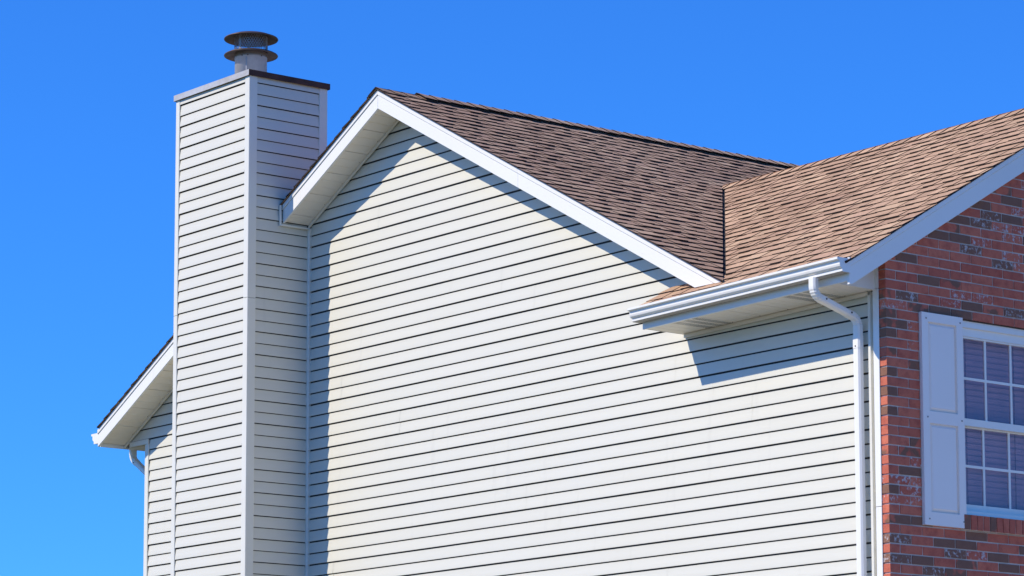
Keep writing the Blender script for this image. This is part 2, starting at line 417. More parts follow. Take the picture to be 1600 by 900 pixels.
bm = BM(); lathe(bm, (FX, FY), [(0, 9.392), (0.10, 9.389), (0.18, 9.376), (RD-0.004, 9.353), (RD, 9.351), (RD+0.004, 9.357), (RD, 9.364), (0.18, 9.389), (0.10, 9.405), (0.03, 9.411), (0, 9.411)], 72)
obj("rain_cap", bm, "cap_steel", flue, True, label="shallow domed brown steel rain cap on top")
bm = BM(); nw = 40; rs = 0.150; z0_, z1_ = 9.232, 9.372
for d in (1, -1):
    for i in range(nw):
        prev = None
        for j in range(7):
            an = 2*math.pi*(i + d*j*0.62)/nw; z = z0_ + (z1_-z0_)*j/6
            p = Vector((FX + rs*math.cos(an), FY + rs*math.sin(an), z))
            if prev is not None:
                q = (p-prev).normalized(); nr = Vector((math.cos(an), math.sin(an), 0)); sd_ = q.cross(nr)*0.0017
                A = [bm.verts.new(x) for x in (prev-sd_, prev+sd_, p+sd_, p-sd_)]; bm.faces.new(A)
                A = [bm.verts.new(x) for x in (prev-nr*0.0015, prev+nr*0.0015, p+nr*0.0015, p-nr*0.0015)]; bm.faces.new(A)
            prev = p
obj("mesh_screen", bm, "wire", flue, label="diamond wire mesh screen between the two discs")
for an in (-1.34, 0.65, 2.7):
    bm = BM(); box(bm, (-0.002, -0.011, 9.225), (0.002, 0.011, 9.376))
    bmesh.ops.rotate(bm, verts=bm.verts, cent=(0, 0, 0), matrix=Matrix.Rotation(an, 3, 'Z'))
    bmesh.ops.translate(bm, verts=bm.verts, vec=(FX+0.146*math.cos(an), FY+0.146*math.sin(an), 0)); obj("cap_bracket", bm, "galvanised", flue)
for an in (-1.15, -0.78, 0.1):
    bm = BM(); p = Vector((FX, FY, 9.178)); d = Vector((math.cos(an), math.sin(an), 0)); cyl(bm, p+d*0.147, p+d*0.1525, 0.006, 8); obj("screw", bm, "screw_head", flue)

# ------------------------------------------------------------------ roof decks
TH = 0.09
bm = BM()
zl = XA-(XLE-0.03)
prism(bm, [(XA, ZDK), (-1.85, zmain(-1.85)), (-1.85, zmain(-1.85)-TH), (XA, ZDK-TH), (XLE-0.02, zmain(XLE-0.02)-TH), (XLE-0.02, zmain(XLE-0.02))], 1, -OV+0.02, YB+0.3)
clip(bm, (0, YF0, ZF0-0.045), (0, PF, -1), True) if False else None
main_roof = obj("main_roof", bm, "underlay", house, label="main gable roof of dark brown laminated shingles")
# front wing deck
bm = BM()
prism(bm, [(-0.470, zfront(-0.470)), (YR, ZR), (2*YR+0.470, zfront(-0.470)), (2*YR+0.470, zfront(-0.470)-0.03), (YR, ZR-TH), (-0.470, zfront(-0.470)-0.03)], 0, -4.6, 0.040)
clip(bm, (XA, 0, ZDK+0.0), (-PM, 0, -1)) if False else None
front_roof = obj("front_roof", bm, "underlay", house, label="sunlit lower roof of light brown shingles above the gutter")
# cut the decks where each dives under the other, along the valley
def recut(o, co, no):
    bm = BM(); bm.from_mesh(o.data); off = WPOS[o]
    clip(bm, Vector(co)-off, no, True); bm.to_mesh(o.data); bm.free()
recut(front_roof, (XA, 0, ZDK-0.05), (-PM, 0, -1))
# front slope left of the rake: only the little return remains at x > -2.22 near the wall
bm = BM(); bm.from_mesh(front_roof.data); off = WPOS[front_roof]
for v in list(bm.verts): pass
bm.free()

# ------------------------------------------------------------------ shingles
PAL = [(0.609, 0.397, 0.249), (0.585, 0.379, 0.240), (0.632, 0.414, 0.261), (0.558, 0.364, 0.233), (0.681, 0.463, 0.290), (0.593, 0.381, 0.247), (0.620, 0.405, 0.256)]
EDGE = (0.035, 0.030, 0.028)
EX = 0.138
def shingle(name, parent, O, eu, ev, n, u0, u1, v0, planes, vlen=EX, hb=0.0100, ht=0.0148, edge_drop=0.0012, flare=0.0):
    bm = BM(); col = bm.loops.layers.float_color.new("tone")
    def P(u, v, h): return O + eu*u + ev*v + n*h
    def quad(ps, c):
        f = bm.faces.new([bm.verts.new(p) for p in ps])
        for l in f.loops: l[col] = (c[0], c[1], c[2], 1)
    def slab(ua, ub, va, hB, hT, c, top, slant=0.0):
        du = slant
        a0, a1, b0, b1 = P(ua, va, hB), P(ub, va, hB), P(ua+du, top, hT), P(ub-du, top, hT)
        z0, z1 = P(ua, va, -edge_drop), P(ub, va, -edge_drop)
        quad((a0, a1, b1, b0), c)
        quad((z0, z1, a1, a0), EDGE)
        quad((z0, a0, b0, P(ua+du, top, -edge_drop)), EDGE)
        quad((a1, z1, P(ub-du, top, -edge_drop), b1), EDGE)
    top = v0 + vlen + 0.022
    jb = random.uniform(-0.0012, 0.0022)
    # base sheet in two or three colour drops
    u = u0
    while u < u1 - 1e-4:
        ue = min(u1, u + random.uniform(0.14, 0.34))
        if u1 - ue < 0.05: ue = u1
        c = random.choice(PAL); k = random.uniform(0.84, 1.0)
        slab(u, ue, v0+0.002, hb+jb, 0.0006, [x*k for x in c], top); u = ue
    u = u0 + random.choice((0.0, 0.0, random.uniform(0.02, 0.1)))
    while u < u1 - 0.02:
        wd = random.uniform(0.09, 0.235); ue = min(u1, u+wd)
        c = random.choice(PAL); k = random.uniform(0.93, 1.08)
        if ue - u > 0.02:
            slab(u, ue, v0 + random.uniform(-0.0015, 0.0015), ht+jb+random.uniform(-0.001, 0.0022), 0.0046, [x*k for x in c], top-0.012, random.uniform(0.001, 0.009))
        u = ue + random.uniform(0.07, 0.17)
    for co, no in planes: clip(bm, co, no)
    if not bm.faces: bm.free(); return None
    return bm
def lay(bm, name, parent): return obj(name, bm, "shingle", parent) if bm is not None else None

# main slope, right-hand side (falls towards +x)
nM = Vector((PM, 0, 1)).normalized(); eM = Vector((-1, 0, PM)).normalized()       # up-slope
slopeM = math.hypot(1, PM)
vall = ZF0 - PF*YF0          # front plane: z = vall + PF*y
# valley: points where the two decks meet; vertical cutting plane through it
def vx(y): return XA + (ZDK - zfront(y))/PM
V1, V2 = Vector((vx(-0.3), -0.3, 0)), Vector((vx(2.5), 2.5, 0))
vd = (V2-V1).normalized(); vn = Vector((vd.y, -vd.x, 0))          # points to the front-wing side (+x,+y)
if vn.x < 0: vn = -vn
EY0 = -OV-0.026
OM = Vector((XA, 0, ZDK))
nrow = int((XRE-XA)*slopeM/EX) + 1
rest = BM(); rest_col = rest.loops.layers.float_color.new("tone")
def add_rest(bm):
    me = bpy.data.meshes.new("tmp"); bm.to_mesh(me); bm.free(); rest.from_mesh(me); bpy.data.meshes.remove(me)
eY = Vector((0, 1, 0))
for r in range(nrow):
    v0 = -EX*(r+1)                             # butt line, measured up-slope from the ridge
    xb = XA - v0/slopeM; xt = XA - (v0+EX)/slopeM
    zrow = zmain(xb)
    yv = (ZDK - PM*(xt-XA) - vall)/PF          # y of valley at this row's top
    yend = min(yv + 0.05, 6.2)
    if zrow > ZR - 0.02: yend = 6.2
    planes = [((V1 - vn*0.012), vn)] if zrow < ZR - 0.02 else []
    if zrow < ZR - 0.02: pass
    u = EY0 ; first = True
    while u < yend:
        L = random.uniform(0.93, 1.0) if not first else random.uniform(0.25, 1.0)
        first = False
        ue = min(u+L, yend)
        if yend - ue < 0.12: ue = yend
        lay(shingle("shingle", main_roof, OM, eY, eM, nM, u, ue - 0.0015, v0, planes), "shingle", main_roof)
        u = ue
    if zrow > ZR - 0.3:
        u = 6.2
        while u < YB+0.28:
            ue = min(u+1.0, YB+0.3); bm = shingle("s", None, OM, eY, eM, nM, u, ue, v0, [])
            if bm: add_rest(bm)
            u = ue
# rest of the right slope behind the front wing and the whole left slope
for r in range(nrow):
    v0 = -EX*(r+1); xb = XA - v0/slopeM
    if zmain(xb) <= ZR - 0.3:
        u = 2*YR + 0.2
        while u < YB+0.28:
            ue = min(u+1.0, YB+0.3); bm = shingle("s", None, OM, eY, eM, nM, u, ue, v0, [])
            if bm: add_rest(bm)
            u = ue
obj("rear_shingles", rest, "shingle", main_roof, kind="stuff")
rest = BM(); rest_col = rest.loops.layers.float_color.new("tone")
nL = Vector((-PM, 0, 1)).normalized(); eL = Vector((1, 0, PM)).normalized()
for r in range(int((XA-XLE+0.06)*slopeM/EX)+1):
    v0 = -EX*(r+1); u = -(YB+0.3)
    if XA + v0/slopeM < XLE-0.10: break
    while u < OV+0.02:
        ue = min(u+1.0, OV+0.026); bm = shingle("s", None, OM, -eY, eL, nL, u, ue, v0, [])
        if bm: add_rest(bm)
        u = ue
obj("rear_shingles", rest, "shingle", main_roof, kind="stuff")

# front slope (falls towards -y)
nF = Vector((0, -PF, 1)).normalized(); eF = Vector((0, 1, PF)).normalized(); slopeF = math.hypot(1, PF)
OF = Vector((0, YR, ZR)); eXv = Vector((1, 0, 0))
XEDGE = 0.060
nrowf = int(round((YR+0.480)*slopeF/EX))
for r in range(nrowf):
    v0 = -EX*(r+1) if r < nrowf-1 else -(YR+0.480)*slopeF
    yb = YR + v0/slopeF; yt = YR + (v0+EX)/slopeF
    xv = vx(yb) if yb > -OV else -2.190
    xs = xv - 0.12 if yb > -OV else -2.190
    if yb < -0.02: xs = -2.190
    # left of the main rake only the return over the wall is built; it stops at the siding
    planes = [((V1 + vn*0.010), -vn)] if yb > -0.16 else []
    u = xs; first = True
    xr = XEDGE + random.uniform(-0.004, 0.004)
    while u < xr:
        L = random.uniform(0.93, 1.0) if not first else random.uniform(0.3, 1.0); first = False
        ue = min(u+L, xr)
        if xr - ue < 0.12: ue = xr
        lay(shingle("shingle", front_roof, OF, eXv, eF, nF, u, ue-0.0015, v0, planes, hb=0.0100, ht=0.0142), "shingle", front_roof)
        u = ue
# small return of the front slope under the main rake, against the gable wall
for r in range(nrowf):
    v0 = -EX*(r+1); yb = YR + v0/slopeF
    if -0.16 < yb < -0.01 + 0.05 and yb > -0.02:
        lay(shingle("shingle", front_roof, OF, eXv, eF, nF, -2.190, -1.62, v0, [((0, -0.016, 0), (0, 1, 0))]), "shingle", front_roof)
rest = BM(); rest_col = rest.loops.layers.float_color.new("tone")
nB = Vector((0, PF, 1)).normalized(); eB = Vector((0, -1, PF)).normalized()
for r in range(nrowf):
    v0 = -EX*(r+1); u = -XEDGE
    while u < 4.5:
        ue = u+1.0; bm = shingle("s", None, OF, -eXv, eB, nB, u, ue, v0, [((XA, 0, ZDK-0.01), (-PM, 0, -1))])
        if bm: add_rest(bm)
        u = ue
obj("rear_shingles", rest, "shingle", front_roof, kind="stuff")

# ridge caps: folded pieces, each overlapping the last
def ridge_cap(parent, O, ea, es1, es2, n1, n2, a0, wid, lift, tilt):
    bm = BM(); col = bm.loops.layers.float_color.new("tone")
    c = random.choice(PAL); k = random.uniform(0.9, 1.12); c = [x*k for x in c]
    up = Vector((0, 0, 1)); L = EX + 0.05
    def P(a, s, h):
        side = es1 if s < 0 else es2; nn = n1 if s < 0 else n2
        return O + ea*a - side*abs(s) + (nn if abs(s) > 1e-6 else up)*h
    ss = (-wid, -wid*0.5, -0.02, 0.0, 0.02, wid*0.5, wid)
    wob = random.uniform(-0.003, 0.003)
    A = [bm.verts.new(P(a0, s, lift+tilt) + up*wob*0.4) for s in ss]; B = [bm.verts.new(P(a0+L, s, lift-0.002)) for s in ss]
    A2 = [bm.verts.new(P(a0, s, lift+tilt-0.007)) for s in ss]; B2 = [bm.verts.new(P(a0+L, s, lift-0.006)) for s in ss]
    def F(vs_, cc):
        f = bm.faces.new(vs_)
        for l in f.loops: l[col] = (cc[0], cc[1], cc[2], 1)
    for i in range(len(ss)-1):
        F((A[i], A[i+1], B[i+1], B[i]), c); F((A2[i+1], A2[i], B2[i], B2[i+1]), EDGE); F((A[i+1], A[i], A2[i], A2[i+1]), EDGE)
    F((A[0], B[0], B2[0], A2[0]), EDGE); F((B[-1], A[-1], A2[-1], B2[-1]), EDGE)
    return bm
# main ridge: plain caps at the gable end, then caps raised on a ridge vent
y = EY0
while y < 0.12:
    lay(ridge_cap(main_roof, OM, eY, eM, eL, nM, nL, y, 0.115, 0.012, 0.007), "ridge_cap", main_roof); y += EX
bm = BM()
prism(bm, [(XA-0.105, ZDK-0.105*PM+0.004), (XA-0.105, ZDK-0.105*PM+0.022), (XA, ZDK+0.022), (XA+0.105, ZDK-0.105*PM+0.022), (XA+0.105, ZDK-0.105*PM+0.004), (XA, ZDK+0.004)], 1, 0.14, YB-0.2)
obj("ridge_vent", bm, "underlay", main_roof)
y = 0.10
while y < YB-0.2:
    lay(ridge_cap(main_roof, OM, eY, eM, eL, nM, nL, y, 0.135, 0.030, 0.007), "ridge_cap", main_roof); y += EX
# front ridge
x = -XEDGE
while x < 4.65:
    lay(ridge_cap(front_roof, OF, -eXv, eF, eB, nF, nB, x, 0.13, 0.011, 0.008), "ridge_cap", front_roof); x += EX

# ------------------------------------------------------------------ rakes, fascia and soffits of the main gable
def rake_board(x0, x1, name="rake_fascia", cut=True):
    """two boards on the rake between x0 and x1: a deep fascia and a narrower strip over it"""
    sgn = 1 if x0 >= XA else -1
    zb0 = lambda x: ZAF - PM*abs(x-XA)
    bm = BM(); prism(bm, [(x0, zb0(x0)), (x1, zb0(x1)), (x1, zb0(x1)+0.118), (x0, zb0(x0)+0.118)], 1, -OV, -OV+0.022)
    if cut: clip(bm, (0, YF0, ZF0+0.012), (0, PF, -1), True)
    f = obj(name, bm, "trim", house, bev=0.002, label="white aluminium rake board along the gable edge")
    bm = BM(); prism(bm, [(x0, zb0(x0)+0.120), (x1, zb0(x1)+0.120), (x1, zb0(x1)+0.163), (x0, zb0(x0)+0.163)], 1, -OV-0.008, -OV+0.020)
    if cut: clip(bm, (0, YF0, ZF0+0.012), (0, PF, -1), True)
    obj("drip_edge", bm, "trim", f, bev=0.002)
    for i in range(int(abs(x1-x0)/0.42)):
        x = x0 + (x1-x0)*(i+0.5)/int(abs(x1-x0)/0.42) + random.uniform(-0.04, 0.04)
        zz = zb0(x) + random.choice((0.035, 0.09))
        if cut and zz < zfront(-OV)+0.03: continue
        bm = BM(); cyl(bm, (x, -OV+0.002, zz), (x, -OV-0.0012, zz), 0.0026, 6); obj("nail_head", bm, "corner_trim", f)
    return f
XJ = XA + 1.26       # lap between two lengths of the strip, as in the photograph
rake_board(XA+0.0008, -3.85); rake_board(-3.8495, XRE)
rake_board(XA-0.0008, CX1+0.012, cut=False); rake_board(CX0-0.012, XLE, cut=False)
# rake soffit: separate grooved panels across the overhang, a backing board above
def rake_soffit(xa, xb, sgn):
    zb0 = lambda x: ZAF - PM*abs(x-XA) + 0.016
    bm = BM(); prism(bm, [(xa, zb0(xa)+0.011), (xb, zb0(xb)+0.011), (xb, zb0(xb)+0.024), (xa, zb0(xa)+0.024)], 1, -OV+0.023, -0.001)
    s_ = obj("rake_soffit", bm, "underlay", house, label="pale grooved soffit under the sloping gable overhang")
    W = 0.300/slopeM; x = xa; d = 1 if xb > xa else -1
    while (xb-x)*d > 0.02:
        xe = x + d*min(W, (xb-x)*d)
        bm = BM(); g_ = 0.0062*d; n3 = 3
        pts = []
        for i in range(n3):
            p0, p1 = x + (xe-x)*i/n3, x + (xe-x)*(i+1)/n3
            pts += [(p0 + g_*0.7, 0.0), (p1 - g_*0.7, 0.0)]
            if i < n3-1: pts += [(p1, 0.0085)]
        bot = [(px + (0), zb0(px)+h) for px, h in pts]; top = [(pts[-1][0], zb0(pts[-1][0])+0.0098), (pts[0][0], zb0(pts[0][0])+0.0098)]
        prism(bm, bot+top, 1, -OV+0.024, -0.022)
        obj("soffit_panel", bm, "soffit", s_)
        x = xe
    # trim channel where soffit meets siding
    bm = BM(); prism(bm, [(xa, zb0(xa)-0.026), (xb, zb0(xb)-0.026), (xb, zb0(xb)-0.001), (xa, zb0(xa)-0.001)], 1, -0.036, -0.020)
    obj("soffit_channel", bm, "soffit", s_, bev=0.002)
    x = xa + d*0.1
    while (xb-x)*d > 0.05:
        bm = BM(); cyl(bm, (x, -0.046, zb0(x)+0.001), (x, -0.046, zb0(x)-0.002), 0.003, 6); obj("nail_head", bm, "screw_head", s_); x += d*0.1/slopeM*1.0*3
rake_soffit(XA, -1.75, 1); rake_soffit(XA-0.001, CX1+0.006, -1); rake_soffit(CX0-0.006, XLE+0.03, -1)
# end trim where the rake dies into the chimney
zc = ZAF - PM*(XA-CX1)
obj("rake_end_channel", sbox((CX1+0.004, -OV-0.036, zc-0.02), (CX1+0.018, -OV-0.018, zc+0.165)), "corner_trim", chimney)
obj("rake_end_channel", sbox((CX1+0.004, -OV-0.018, zc-0.020), (CX1+0.024, -0.036, zc-0.004)), "corner_trim", chimney)
# inside corner post chimney / gable
bm = BM(); prism(bm, [(CX1, -0.034), (CX1+0.010, -0.034), (CX1+0.020, -0.026), (CX1+0.020, 0.0), (CX1-0.010, 0.0), (CX1-0.010, -0.034)], 2, 0, zc-0.004)
obj("inside_corner_post", bm, "corner_trim", gable_wall, bev=0.002)

# left eave: corner post, eave box, gutter end and downspout
corner_post(gable_wall, XL-0.004, -0.024, -1, -1, 0, 5.93, wx=0.062)
zle = ZAF - PM*(XA-XLE)
bm = BM(); box(bm, (XLE+0.018, 0.012, zle+0.004), (XL-0.01, YB, zle+0.014)); es = obj("eave_soffit", bm, "soffit", house)
bm = BM(); box(bm, (XLE-0.004, -OV+0.03, zle+0.002), (XLE+0.016, YB+0.2, zle+0.15)); obj("eave_fascia", bm, "trim", house)
bm = BM(); box(bm, (XL-0.27, -0.032, zle+0.004), (XL+0.06, -0.018, zle+0.050)); obj("frieze_trim", bm, "corner_trim", es)
GP = [(0.0, 0.0), (0.070, 0.0), (0.079, 0.004), (0.080, 0.016), (0.078, 0.025), (0.091, 0.029), (0.100, 0.038), (0.1045, 0.052), (0.104, 0.066), (0.1045, 0.077), (0.122, 0.0805), (0.127, 0.084), (0.127, 0.100), (0.121, 0.100), (0.121, 0.088), (0.099, 0.083), (0.098, 0.054), (0.087, 0.036), (0.072, 0.030), (0.074, 0.007), (0.006, 0.006), (0.006, 0.104), (0.0, 0.104)]
bm = BM(); prism(bm, [(XLE-0.006-d, zle+0.035+h) for d, h in GP], 1, -0.30, YB+0.2)
gl_ = obj("gutter", bm, "trim", house, label="short visible end of the gutter at the far eave")
bm = BM(); prism(bm, [(XLE-0.006-d, zle+0.035+h) for d, h in GP[:13] + [(0.0, 0.100)]], 1, -0.304, -0.3005); obj("end_cap", bm, "trim", gl_)

def ribbed_tube(path, w_, d_, side, bm=None, ribs=()):
    """rectangular tube swept along path; side = fixed across direction; ribs: indices of crimped rings"""
    bm = bm or BM(); rings = []; side = Vector(side)
    for i, p in enumerate(path):
        p = Vector(p)
        a = Vector(path[max(0, i-1)]); b = Vector(path[min(len(path)-1, i+1)]); t_ = (b-a).normalized()
        q = t_.cross(side).normalized(); k = 1.0 - (0.095 if i in ribs else 0.0)
        c_ = 0.012
        pts = [(-w_/2+c_, -d_/2), (w_/2-c_, -d_/2), (w_/2, -d_/2+c_), (w_/2, d_/2-c_), (w_/2-c_, d_/2), (-w_/2+c_, d_/2), (-w_/2, d_/2-c_), (-w_/2, -d_/2+c_)]
        rings.append([bm.verts.new(p + side*x*k + q*y*k) for x, y in pts])
    for a, b in zip(rings, rings[1:]):
        for i in range(8): bm.faces.new((a[i], a[(i+1) % 8], b[(i+1) % 8], b[i]))
    bm.faces.new(rings[0][::-1]); bm.faces.new(rings[-1])
    bmesh.ops.recalc_face_normals(bm, faces=bm.faces[:])
    return bm
def arc(c, r, a0, a1, n, ya, za):
    """points in the plane spanned by unit vectors ya, za"""
    c, ya, za = Vector(c), Vector(ya), Vector(za)
    return [c + ya*r*math.cos(a0+(a1-a0)*i/n) + za*r*math.sin(a0+(a1-a0)*i/n) for i in range(n+1)]
# left downspout (seen under the far eave): out of the gutter, back to the wall
LX, LY = XLE-0.058, 0.12
rl_ = 0.085; AL = math.radians(58); XD = XL-0.045
c1 = Vector((LX+rl_, LY, zle-0.030))
el = [Vector((LX, LY, zle+0.040)), Vector((LX, LY, zle-0.030))] + arc(c1, rl_, math.pi, math.pi+AL, 10, (1, 0, 0), (0, 0, 1))[1:]
dl = Vector((math.sin(AL), 0, -math.cos(AL))); q1 = el[-1]
q2 = q1 + dl*((XD - rl_*(1-math.cos(AL)) - q1.x)/dl.x)
c2 = Vector((XD-rl_, LY, q2.z - rl_*math.sin(AL)))
el_b = [c2 + Vector((math.cos(AL-AL*i/10), 0, math.sin(AL-AL*i/10)))*rl_ for i in range(11)]
ds_l = obj("downspout", ribbed_tube([Vector((XD, LY, 0.05)), Vector((XD, LY, el_b[-1].z-0.04))], 0.070, 0.052, (0, 1, 0)), "trim", house, label="white downspout at the far wall corner behind the chimney")
obj("elbow", ribbed_tube(el + [q1+dl*0.05], 0.070, 0.052, (0, 1, 0), ribs=(3, 5, 7, 9)), "trim", ds_l)
obj("offset_pipe", ribbed_tube([q1+dl*0.03, q2-dl*0.03], 0.066, 0.048, (0, 1, 0)), "trim", ds_l)
obj("elbow", ribbed_tube([q2-dl*0.05] + el_b + [Vector((XD, LY, el_b[-1].z-0.06))], 0.070, 0.052, (0, 1, 0), ribs=(3, 5, 7, 9)), "trim", ds_l)
bm = BM(); p = q1+dl*0.035; cyl(bm, p + Vector((0, -0.033, 0)), p + Vector((0, -0.039, 0)), 0.006, 8); obj("screw", bm, "screw_head", ds_l)

# ------------------------------------------------------------------ front eave: soffit, fascia, gutter, downspout
TILT = 0.018           # this eave runs slightly out of level
ZS = 5.900; XE0, XE1 = -2.185, -0.118; YFS = -0.428
bm = BM(); box(bm, (XE0, YFS+0.02, ZS+0.011), (XE1, -0.004, ZS+0.024))
fs = obj("eave_soffit", bm, "underlay", house, label="flat cream soffit with vented strips under the lower eave")
x = XE0; i = 0
while x < XE1 - 0.01:
    xe = min(x+0.300, XE1); pts = []
    n3 = max(1, int(round((xe-x)/0.1)))
    for k in range(n3):
        p0, p1 = x+(xe-x)*k/n3, x+(xe-x)*(k+1)/n3
        pts += [(p0+0.0042, ZS), (p1-0.0042, ZS)]
        if k < n3-1: pts.append((p1, ZS+0.0085))
    bm = BM(); prism(bm, pts + [(pts[-1][0], ZS+0.0098), (pts[0][0], ZS+0.0098)], 1, YFS+0.021, -0.022)
    obj("soffit_panel", bm, "soffit_vent" if i in (1, 5) else "soffit", fs, label="punched vent strip of the soffit" if i in (1, 5) else None)
    bm = BM(); cyl(bm, (xe-0.01, -0.05, ZS+0.001), (xe-0.01, -0.05, ZS-0.002), 0.004, 6); obj("nail_head", bm, "screw_head", fs)
    x = xe; i += 1
obj("soffit_channel", sbox((XE0+0.02, -0.036, ZS-0.030), (XE1-0.04, -0.020, ZS-0.003)), "soffit", fs, bev=0.002)
ff = obj("eave_fascia", sbox((XE0-0.004, YFS, ZS-0.004), (0.022, YFS+0.02, ZS+0.15)), "trim", house, bev=0.002, label="white fascia board behind the lower gutter")
bm = BM(); prism(bm, [(YFS+0.021, ZS), (-0.02, ZS), (-0.02, zfront(-0.02)-0.10), (YFS+0.021, zfront(YFS)-0.06)], 0, XE0, XE0+0.016); obj("eave_end", bm, "trim", house)
bm = BM(); prism(bm, [(YFS+0.021, ZS-0.002), (-0.02, ZS-0.002), (-0.02, zfront(-0.02)-0.10), (YFS+0.021, zfront(YFS)-0.06)], 0, XE1-0.004, XE1+0.014); obj("eave_end", bm, "soffit", house, label="triangular cream end panel of the eave box beside the brick corner")
GZ = 5.948; GY = YFS-0.002
bm = BM(); prism(bm, [(GY-d, GZ+h) for d, h in GP], 0, -2.215, 0.050)
bm.normal_update()
for f in bm.faces:
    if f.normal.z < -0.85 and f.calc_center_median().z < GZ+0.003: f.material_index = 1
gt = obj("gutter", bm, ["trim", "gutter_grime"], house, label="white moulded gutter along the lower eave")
for xa in (-2.2175, 0.0505):
    bm = BM(); prism(bm, [(GY-d, GZ+h) for d, h in GP[:13] + [(0.0, 0.100)]], 0, xa, xa+0.002); obj("end_cap", bm, "trim", gt)
bm = BM(); box(bm, (0.036, GY-0.012, GZ+0.094), (0.056, GY+0.002, GZ+0.110)); obj("end_clip", bm, "trim", gt)
for xh in (-1.9, -1.3, -0.7, -0.1):
    bm = BM(); box(bm, (xh, GY-0.118, GZ+0.086), (xh+0.02, GY, GZ+0.089)); obj("hanger", bm, "galvanised", gt)
TILT = 0.0
# downspout
DX = -0.250; DW, DD = 0.070, 0.052; YW = -0.068
Y1 = GY-0.070
r_ = 0.080; A60 = math.radians(74)
up = [Vector((DX, Y1, GZ+0.020)), Vector((DX, Y1, GZ-0.042))]
c1 = Vector((DX, Y1+r_, GZ-0.042))
el1 = up + arc(c1, r_, math.pi, math.pi+A60, 12, (0, 1, 0), (0, 0, 1))[1:]
p1 = el1[-1]; dirn = Vector((0, math.sin(A60), -math.cos(A60)))
# lower elbow ends vertical at YW
dy2 = r_*(1-math.cos(A60)); Lr = (YW - dy2 - p1.y)/dirn.y
p2 = p1 + dirn*Lr
c2 = Vector((DX, YW-r_, p2.z - r_*math.sin(A60)))
el2 = [c2 + Vector((0, math.cos(A60-A60*i/12), math.sin(A60-A60*i/12)))*r_ for i in range(13)]
zend = el2[-1].z
ds = obj("downspout", ribbed_tube([Vector((DX, YW, 0.06)), Vector((DX, YW, zend-0.10))], DW, DD, (1, 0, 0)), "trim", house, label="white rectangular downspout with ribbed elbows by the brick corner")
e1 = obj("elbow", ribbed_tube(el1 + [p1 + dirn*0.05], DW, DD, (1, 0, 0), ribs=(4, 6, 8, 10, 12)), "trim", ds)
e2 = obj("elbow", ribbed_tube([p2 - dirn*0.05] + el2 + [Vector((DX, YW, zend-0.07))], DW, DD, (1, 0, 0), ribs=(3, 5, 7, 9, 11)), "trim", ds)
obj("offset_pipe", ribbed_tube([p1 + dirn*0.03, p2 - dirn*0.03], DW*0.95, DD*0.94, (1, 0, 0)), "trim", ds)
obj("sleeve", ribbed_tube([Vector((DX, YW, zend-0.155)), Vector((DX, YW, zend-0.065))], DW*1.06, DD*1.08, (1, 0, 0)), "trim", ds)
for p in (p1 + dirn*0.036, p2 - dirn*0.036):
    bm = BM(); cyl(bm, p + Vector((DW/2-0.003, 0, 0.004)), p + Vector((DW/2+0.003, 0, 0.004)), 0.007, 8); obj("screw", bm, "screw_head", ds)
bm = BM(); cyl(bm, (DX, YW-DD/2+0.002, zend-0.14), (DX, YW-DD/2-0.004, zend-0.14), 0.006, 8); obj("screw", bm, "screw_head", ds)
for zz in (2.2,):
    obj("strap", ribbed_tube([Vector((DX, YW+0.006, zz)), Vector((DX, YW+0.006, zz+0.03))], DW*1.12, DD*1.3, (1, 0, 0)), "trim", ds)

# ------------------------------------------------------------------ corner between siding and brick
obj("siding_channel", sbox((-0.181, -0.036, 0), (-0.158, -0.001, ZS+0.012)), "corner_trim", gable_wall, bev=0.003)
obj("channel_flange", sbox((-0.1575, -0.006, 0), (-0.136, -0.001, ZS+0.012)), "corner_trim", gable_wall)
bm = BM(); prism(bm, [(-0.1355, -0.001), (-0.1355, -0.014), (-0.126, -0.014), (-0.126, -0.042), (-0.066, -0.042), (-0.066, -0.0355), (-0.0955, -0.0355), (-0.0955, -0.001)], 2, 0, 4.352)
obj("corner_board", bm, "trim", house, bev=0.003, label="white corner board between siding and brick")
bm = BM(); prism(bm, [(-0.1355, -0.001), (-0.1355, -0.014), (-0.126, -0.014), (-0.126, -0.042), (-0.066, -0.042), (-0.066, -0.0355), (-0.0955, -0.0355), (-0.0955, -0.001)], 2, 4.3545, 5.92)
obj("corner_board", bm, "trim", house, bev=0.003, label="white corner board between siding and brick")
bm = BM(); box(bm, (-0.126, -0.041, 5.9225), (-0.068, -0.0355, zfront(-0.02)-0.10)); obj("corner_board", bm, "trim", house)

# ------------------------------------------------------------------ brick front
BP, BL, ZB0 = 0.07014, 0.2224, 5.8425; JT = 0.0105; YA = -0.034; BD = 0.094
WY0, WY1, WZ0, WZ1 = 0.690, 1.640, 4.347, 5.777         # window opening
bm = BM()
zr = lambda y: zfront(min(y, 2*YR-y)) - 0.10
pts = [(YA+0.009, 0), (2*YR-YA, 0), (2*YR-YA, zr(YA)), (YR, zr(YR)), (YA+0.009, zr(YA))]
